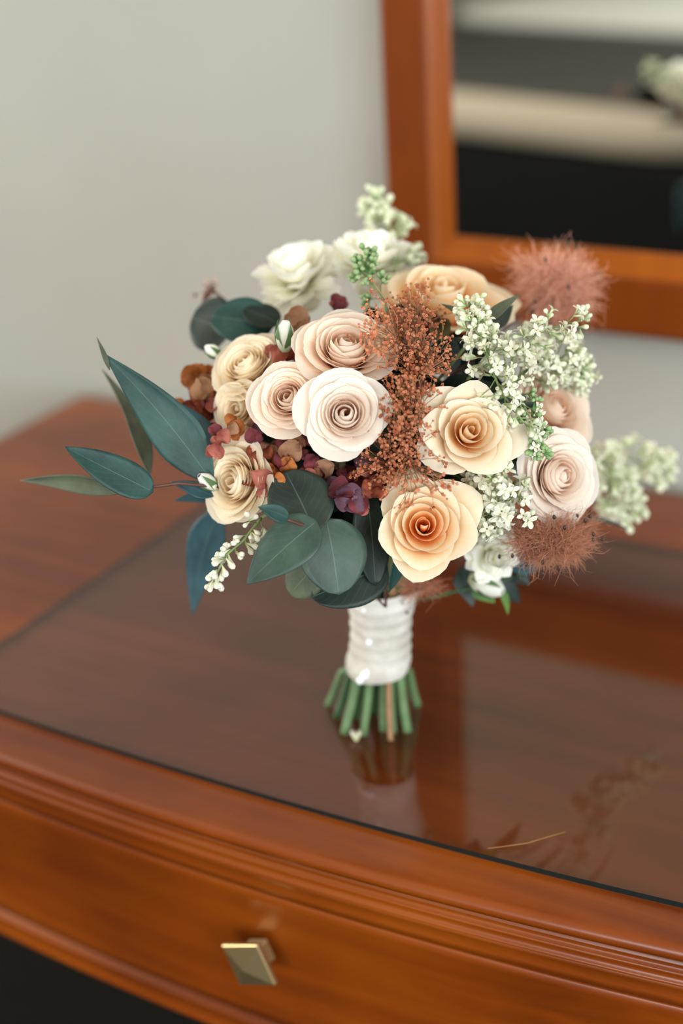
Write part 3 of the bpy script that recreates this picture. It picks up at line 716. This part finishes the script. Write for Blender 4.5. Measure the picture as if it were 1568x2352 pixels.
hydrangea('antique hydrangea with orange and pink petals at the left edge', 470, 940, .83,
    [(440, 868, 52, .02, 'oran'), (464, 892, 56, .0, 'tan'), (408, 930, 34, .02, 'oran'), (438, 944, 46, .0, 'rust'), (466, 962, 40, .0, 'rust'), (490, 930, 34, -.01, 'pink'), (482, 985, 30, .0, 'mauve'),
     (450, 912, 40, .01, 'pink'), (456, 850, 36, .02, 'oran'), (420, 950, 34, .015, 'tan'), (470, 1000, 34, .01, 'burg')], 51)
hydrangea('antique hydrangea with rust and pink petals below the blush roses', 620, 1060, .790,
    [(514, 1004, 36, -.005, 'pink'), (502, 1036, 38, -.005, 'pink'), (546, 984, 38, .0, 'oran'), (578, 1000, 34, .0, 'burg'), (592, 985, 28, .01, 'mauve'), (600, 1052, 40, .0, 'rust'), (615, 1086, 40, .0, 'rust'),
     (628, 1040, 36, .01, 'tan'), (668, 1034, 52, .0, 'tan'), (660, 1068, 42, .0, 'oran'), (640, 1104, 36, -.005, 'oran'), (596, 1092, 46, -.005, 'pink'), (602, 1128, 34, -.005, 'pink'), (606, 1154, 30, .0, 'oran'),
     (714, 1062, 38, .0, 'burg'), (712, 1090, 30, -.005, 'pink'), (746, 1078, 46, .0, 'tan'), (772, 1062, 38, .01, 'oliv'), (700, 1110, 34, .01, 'rust'), (680, 1098, 36, .01, 'rust'), (650, 1020, 34, .01, 'burg'), (690, 1015, 36, .01, 'burg')], 52)
hydrangea('antique hydrangea with mauve and rust petals under the central rose', 810, 1100, .782,
    [(838, 1078, 38, .0, 'pink'), (850, 1120, 44, -.008, 'rust'), (872, 1132, 38, -.008, 'rust'), (830, 1058, 34, .0, 'mauve'), (802, 1140, 66, -.010, 'mauve'), (826, 1160, 44, -.006, 'burg'), (764, 1112, 34, .006, 'mauve'), (790, 1100, 36, .008, 'burg'), (895, 1095, 40, .0, 'pink'), (880, 1070, 38, .0, 'mauve')], 53)
hydrangea('few rust and tan hydrangea petals between the upper roses', 700, 780, .815,
    [(636, 814, 44, -.012, 'rust'), (662, 808, 40, -.008, 'rust'), (684, 736, 58, .02, 'tan'), (700, 760, 40, .01, 'tan'), (780, 690, 40, .03, 'burg'), (770, 700, 30, .03, 'pink'), (744, 850, 30, -.02, 'oran'), (880, 848, 40, -.03, 'tan')], 54)
hydrangea('tan and mauve hydrangea petals behind the rust filler', 960, 900, .800,
    [(925, 752, 70, .0, 'tan'), (950, 800, 60, .0, 'mauve'), (985, 830, 44, .0, 'mauve'), (1000, 1062, 52, -.01, 'tan'), (970, 1075, 48, -.008, 'mauve'), (940, 1090, 40, -.008, 'tan'), (1010, 760, 46, .01, 'oliv')], 55)

# white filler sprigs -----------------------------------------
M_fl = petal_mat('white_floret', [(0.0, lin((196, 200, 150))), (0.4, lin((226, 225, 200))), (1.0, lin((240, 238, 222)))], trans=.2, var=.08)
M_fg = petal_mat('greenish_bud', [(0.0, lin((150, 172, 112))), (0.5, lin((206, 214, 176))), (1.0, lin((236, 238, 214)))], trans=.2, var=.1)
M_gb = petal_mat('green_bud', [(0.0, lin((70, 120, 62))), (0.5, lin((112, 156, 92))), (1.0, lin((170, 190, 140)))], trans=.2, var=.1)
def floret_geo(openf):                       # unit floret along +z, 1 high
    G = Geo()
    if openf:
        rows = [[(r*math.cos(2*math.pi*k/6), r*math.sin(2*math.pi*k/6), z) for k in range(6)] for r, z in ((.05, 0), (.10, .35), (.12, .62))]
        G.grid(rows, [[(.5, .0)]*6, [(.5, .1)]*6, [(.5, .3)]*6], wrap=True)
        for k in range(4):
            a = math.pi/2*k+.3; c, s = math.cos(a), math.sin(a); P = []; U = []
            for q, (r, w, z) in enumerate(((.06, .09, .58), (.28, .20, .70), (.48, .18, .78), (.66, .03, .76))):
                P.append([(c*r-s*w*u, s*r+c*w*u, z+.05*u*u) for u in (-1, 0, 1)]); U.append([(.5, .35+.2*q)]*3)
            G.grid(P, U)
    else:
        rows = []; U = []
        for i, (r, z) in enumerate(((.05, 0), (.10, .25), (.16, .5), (.26, .72), (.21, .95), (.04, 1.06))):
            rows.append([(r*math.cos(2*math.pi*k/7), r*math.sin(2*math.pi*k/7), z) for k in range(7)]); U.append([(.5, z*.95)]*7)
        G.grid(rows, U, wrap=True)
    return G
FM = {}
def floret_mesh(openf, mat):
    k = (openf, mat.name)
    if k not in FM: FM[k] = floret_geo(openf).mesh('floret', mat)
    return FM[k]
FV = {o: floret_geo(o) for o in (0, 1)}
def sprig(label, path, spread, n, size, seed, openp=.6, mats=(None, None), single=True, clus=4, name='filler_sprig'):
    """path: photo points with depth; spread in px; n clusters; size of one floret in metres"""
    rg = random.Random(seed); pts = [at(*p) for p in path]; P = []
    for i in range(len(pts)-1):
        for k in range(5): P.append(pts[i]+(pts[i+1]-pts[i])*k/5)
    P.append(pts[-1]); G = Geo(); G.tube(P, [.0009*(1-.5*i/len(P)) for i in range(len(P))], 6)
    G.tube([HEAD+(pts[0]-HEAD)*.2, (HEAD+pts[0])/2-np.array([0, 0, .004]), pts[0]], .0010, 6)
    SP = spread*path[0][2]/F; fl = []
    mo, mb = mats[0] or M_fl, mats[1] or M_fg
    for i in range(n):
        s = (i+.3)/n; q = s*(len(P)-1.01); k = int(q); c = P[k]+(P[k+1]-P[k])*(q-k); d = nrm(P[k+1]-P[k])
        rad = SP*(1-.62*s)*rg.uniform(.45, 1.05)
        ph = i*2.39996+rg.uniform(-.5, .5); ex, ey, _ = frame_from(d, -FW); o_ = ex*math.cos(ph)+ey*math.sin(ph)
        if np.dot(o_, FW) > .3: o_ = o_-1.6*FW*np.dot(o_, FW)*.8
        e = c+nrm(o_+d*.75)*rad
        G.tube([c, (c+e)/2+d*rad*.1, e], .00038, 4, cap=False)
        axis = nrm(e-c)
        for j in range(clus+rg.randint(-1, 1)):
            a = nrm(axis*1.0+np.array([rg.uniform(-1, 1) for _ in range(3)])*.95)
            fl.append((e+a*size*.05-axis*size*.5*rg.random(), a, size*rg.uniform(.75, 1.15), 1 if rg.random() < openp*(1-.5*s) else 0))
    for j in range(4): fl.append((P[-1], nrm(nrm(P[-1]-P[-3])+np.array([rg.uniform(-.6, .6) for _ in range(3)])), size*.8, 0))
    o = G.obj(name, M_sprig, bq); o['label'] = label
    if single:
        for c, a, sz, op in fl:
            f = bpy.data.objects.new('floret', floret_mesh(op, mo if op else mb)); COL.objects.link(f); f.parent = o
            x, y, z = frame_from(a); m4 = Matrix(((x[0]*sz, y[0]*sz, z[0]*sz, c[0]), (x[1]*sz, y[1]*sz, z[1]*sz, c[1]), (x[2]*sz, y[2]*sz, z[2]*sz, c[2]), (0, 0, 0, 1)))
            f.matrix_local = m4
    else:
        J = Geo()
        for c, a, sz, op in fl:
            x, y, z = frame_from(a); b = FV[op]; off = len(J.v)
            J.v.extend([tuple(c+sz*(x*p[0]+y*p[1]+z*p[2])) for p in b.v]); J.f.extend([tuple(off+i for i in f) for f in b.f]); J.uv.extend(b.uv); J.m.extend([0 if op else 1]*len(b.f))
        f = J.obj('florets', [mo, mb], o); f['kind'] = 'stuff'
    return o
# nearest sprigs: every floret on its own
sprig('white filler sprig hanging at the lower left beside the round leaves', [(600, 1190, .785), (560, 1240, .776), (520, 1275, .772), (487, 1335, .770)], 34, 17, .0068, 61, .0, (M_fl, M_fl), True, 3)
sprig('white filler sprig with star florets between the lower peach and right roses', [(1170, 1180, .805), (1160, 1140, .785), (1150, 1110, .775)], 95, 14, .0075, 62, .9, (None, None), True, 4)
sprig('white filler sprig over the shoulder of the upper peach rose', [(1100, 760, .80), (1130, 850, .775), (1150, 900, .768), (1210, 980, .768)], 70, 20, .0066, 63, .55, (None, None), True, 4)
sprig('white filler sprig arching up to the right', [(1150, 900, .80), (1180, 820, .79), (1240, 760, .79), (1340, 735, .80)], 78, 19, .0068, 64, .75, (None, None), True, 4)
# the rest joined
sprig('white filler sprig before the slim olive leaves', [(1130, 830, .79), (1100, 770, .785), (1078, 700, .79)], 62, 26, .0062, 65, .4, single=False, clus=5)
sprig('mass of white filler florets behind the arching sprig', [(1180, 880, .83), (1230, 830, .83), (1300, 830, .84), (1330, 860, .85)], 95, 52, .0068, 66, .7, single=False, clus=5)
sprig('white filler florets hanging before the soft pink rose', [(1190, 900, .785), (1215, 960, .778), (1235, 1040, .776)], 52, 22, .0056, 67, .35, (M_fl, M_gb), single=False, clus=5)
sprig('white filler florets in the shade under the upper peach rose', [(1180, 1130, .82), (1110, 1130, .80), (1085, 1110, .80)], 60, 26, .0064, 68, .6, single=False, clus=5)
sprig('white filler sprig below the star florets', [(1160, 1150, .80), (1130, 1190, .79), (1110, 1200, .79)], 60, 20, .0068, 69, .8, single=False, clus=4)
sprig('blurred white filler sprig reaching out at the far right', [(1330, 1080, .90), (1390, 1055, .95), (1450, 1055, .975), (1525, 1080, .985)], 80, 34, .0085, 70, .6, single=False, clus=5)
sprig('blurred white filler sprig drooping at the far right', [(1370, 1060, .93), (1400, 1120, .95), (1440, 1175, .955)], 80, 24, .0085, 71, .5, single=False, clus=5)
sprig('blurred white filler sprig at the top of the bouquet', [(920, 640, .92), (905, 570, .94), (885, 510, .955), (860, 455, .965)], 62, 26, .0085, 72, .25, (M_fl, M_fg), single=False, clus=4)
sprig('green tipped filler sprig before the ivory flower', [(885, 690, .83), (850, 645, .825), (825, 620, .822), (850, 590, .82)], 62, 12, .0062, 73, .0, (M_gb, M_gb), single=False, clus=5)
sprig('small green tipped filler sprig beside the top sprig', [(905, 610, .90), (940, 590, .92), (955, 575, .93)], 40, 8, .0075, 74, .2, (M_fl, M_fg), single=False, clus=4)

# rust coloured gypsophila ------------------------------------
M_gy = petal_mat('rust_bead', [(0.0, lin((120, 52, 26))), (0.5, lin((186, 102, 66))), (1.0, lin((222, 150, 110)))], trans=.15, var=.2, vein=.3)
M_gy2 = petal_mat('red_rust_bead', [(0.0, lin((110, 36, 20))), (0.5, lin((166, 78, 50))), (1.0, lin((204, 116, 82)))], trans=.15, var=.2, vein=.3)
M_gs = plain('straw_stalk', (0.48, 0.25, 0.12), 0.6)
bead = Geo()
rows = []; U = []
for r, z in ((.15, 0), (.75, .35), (1.0, .95), (.72, 1.45), (.45, 1.3), (.1, .8)):
    rows.append([(r*math.cos(2*math.pi*k/6)*(1+.12*(k % 2)), r*math.sin(2*math.pi*k/6)*(1+.12*(k % 2)), z) for k in range(6)]); U.append([(.5, min(1, z/1.4))]*6)
bead.grid(rows, U, wrap=True)
def gypso(label, roots, targets, seed, bs=.00078):
    rg = random.Random(seed); G = Geo(); J = Geo()
    R_ = [at(*p) for p in roots]
    for (px, py, t) in targets:
        e = at(px, py, t); r0 = min(R_, key=lambda q: np.linalg.norm(q-e)); d = e-r0; L = np.linalg.norm(d)
        f = rg.uniform(.45, .8); k = r0+d*f+np.array([rg.uniform(-1, 1) for _ in range(3)])*L*.10
        G.tube([r0+d*rg.uniform(0, .25), k, e], .00021, 3, cap=False)
        tips = [(e, nrm(e-k))]
        for _ in range(rg.choice((1, 2, 2, 3))):
            e2 = e+nrm(nrm(e-k)*.8+np.array([rg.uniform(-1, 1) for _ in range(3)])+cv(0, 0, .4))*rg.uniform(.0022, .0052)
            k2 = k+(e-k)*rg.uniform(.5, .9); G.tube([k2, e2], .00016, 3, cap=False); tips.append((e2, nrm(e2-k2)))
        for c, a in tips:
            x, y, z = frame_from(a); sz = bs*rg.uniform(.75, 1.25); off = len(J.v); mi = 0 if rg.random() < .6 else 1
            J.v.extend([tuple(c+sz*(x*p[0]+y*p[1]+z*p[2])) for p in bead.v]); J.f.extend([tuple(off+i for i in q) for q in bead.f]); J.uv.extend(bead.uv); J.m.extend([mi]*len(bead.f))
    o = G.obj('dried_filler', M_gs, bq); o['label'] = label
    b = J.obj('beads', [M_gy, M_gy2], o); b['kind'] = 'stuff'
rg = random.Random(81); tg = []
def cluster(n, cx, cy, sx, sy, t, dt, shear=0):
    for _ in range(n):
        a, b_ = rg.gauss(0, .5), rg.gauss(0, .5)
        tg.append((cx+sx*a+shear*b_, cy+sy*b_, t+rg.uniform(-dt, dt)+.012*(a*a+b_*b_)))
cluster(95, 945, 720, 75, 60, .790, .012); cluster(125, 955, 800, 85, 70, .775, .014); cluster(140, 935, 880, 70, 70, .762, .014)
cluster(165, 925, 960, 70, 80, .756, .014); cluster(120, 925, 1030, 85, 60, .760, .014); cluster(90, 890, 1080, 75, 45, .762, .010)
gypso('dense rust coloured dried filler in a column between the roses', [(950, 860, .81), (940, 1000, .80), (950, 760, .82), (900, 1060, .80)], tg, 82)
tg = []
cluster(34, 868, 740, 40, 70, .752, .006); cluster(22, 860, 800, 40, 40, .752, .006)
gypso('wisp of rust coloured beads over the large blush rose', [(930, 830, .785), (915, 780, .785)], tg, 83)
tg = []
cluster(20, 930, 1120, 55, 45, .738, .006); cluster(16, 1000, 1110, 55, 40, .740, .006); cluster(12, 990, 950, 22, 130, .742, .006); cluster(12, 1020, 830, 40, 55, .765, .008)
gypso('wisp of rust coloured beads over the lower peach rose', [(940, 1060, .765), (960, 950, .77), (970, 860, .775)], tg, 84)

# smoke bush --------------------------------------------------
M_hair = plain('smoke_bush_hair', lin((236, 176, 152)), 0.7, spec=0.15)
M_hair_d = plain('brown_smoke_hair', lin((190, 130, 102)), 0.7, spec=0.15)
M_seed = plain('smoke_bush_seed', (0.035, 0.022, 0.012), 0.5)
def smoke(label, px, py, rx, ry, t, n, mat, seed, seeds=14, hr=.00011):
    rg = random.Random(seed); c = at(px, py, t); sx, sy = rx*t/F, ry*t/F
    rv = lambda k: np.array([rg.gauss(0, k) for _ in range(3)])
    ell = lambda d: RT*np.dot(d, RT)*sx+UP*np.dot(d, UP)*sy+FW*np.dot(d, FW)*sx*.8
    subs = [c+ell(nrm(np.array([math.sqrt(1-(1-2*(k+.5)/18)**2)*math.cos(k*2.4), math.sqrt(1-(1-2*(k+.5)/18)**2)*math.sin(k*2.4), 1-2*(k+.5)/18])))*rg.uniform(.25, .62) for k in range(18)]
    G = Geo()
    for q in subs: G.tube([c-UP*sy*.7-RT*sx*.5, (c+q)/2, q], .0004, 4)
    G.tube([HEAD+(c-HEAD)*.3, (HEAD+c)/2-np.array([0, 0, .004]), c], .0008, 6)
    o = G.obj('smoke_bush_plume', M_twig, bq); o['label'] = label
    J = Geo()
    for i in range(n):
        q = rg.choice(subs); d = nrm(rv(1)); p0 = q+ell(d)*.32*rg.random()
        e = nrm(d*.9+nrm(q-c+1e-6)*.5+rv(.7)); L = rg.uniform(.15, .46)*sx*(1.5 if rg.random() < .06 else 1); b = rv(1)*L*.25
        J.tube([p0, p0+e*L*.5+b, p0+e*L+b*.4], [hr, hr, hr*.5], 3, cap=False)
    h = J.obj('hairs', mat, o); h['kind'] = 'stuff'
    for i in range(seeds):
        d = nrm(rv(1)-FW*.3); p = c+ell(d)*rg.uniform(.8, 1.15)
        G = Geo(); ball(p, .0010, G, 8, 6, (1, 1, 1.5)); G.tube([p, c+ell(d)*.4], .00012, 3, cap=False); G.obj('seed', M_seed, o)
smoke('pinkish smoke bush plume at the upper right, before the mirror frame', 1275, 650, 118, 105, .905, 3200, M_hair, 91, 12, .00014)
smoke('brown smoke bush plume at the lower right below the blush rose', 1262, 1240, 120, 72, .805, 3000, M_hair_d, 92, 16, .00010)
smoke('brown smoke bush tuft before the lower right rose stalk', 1330, 1215, 70, 45, .83, 700, M_hair_d, 93, 7)
smoke('dark smoke bush tuft beneath the lower peach rose', 960, 1345, 75, 35, .86, 700, M_hair_d, 94, 4)
smoke('faint smoke bush wisps behind the dark upper left leaves', 485, 665, 42, 42, .93, 90, M_hair, 95, 4)

# ------------------------------------------------------------------ small things lying on the glass
def on_glass(px, py): return at(px, py, floor_t(px, py))
c = on_glass(818, 1697); G = Geo()
rows = []
for i in range(7):
    s = i/6; rows.append([c+RT*(u*.0035*math.sin(math.pi*(.15+.75*s)))+np.array([0, 0, .0008+.0022*u*u])+np.array([math.sin(YAW), math.cos(YAW), 0])*(.009*(s-.5))+np.array([0, 0, .003*math.sin(math.pi*s)]) for u in (-1, -.5, 0, .5, 1)])
G.grid(rows); tag(G.obj('fallen_petal', P_ivory, None, solid=.0005), 'tiny white petal lying on the glass at the foot of the stems', 'petal')
pts = [on_glass(px, py)+np.array([0, 0, .0004]) for px, py in ((1120, 1950), (1160, 1945), (1210, 1938), (1250, 1926), (1298, 1912))]
G = Geo(); G.tube(pts, .00016, 4); tag(G.obj('hair_strand', plain('fine_hair', (0.5, 0.25, 0.09), 0.4), None), 'fine light strand of hair lying on the glass near its front edge', 'hair')
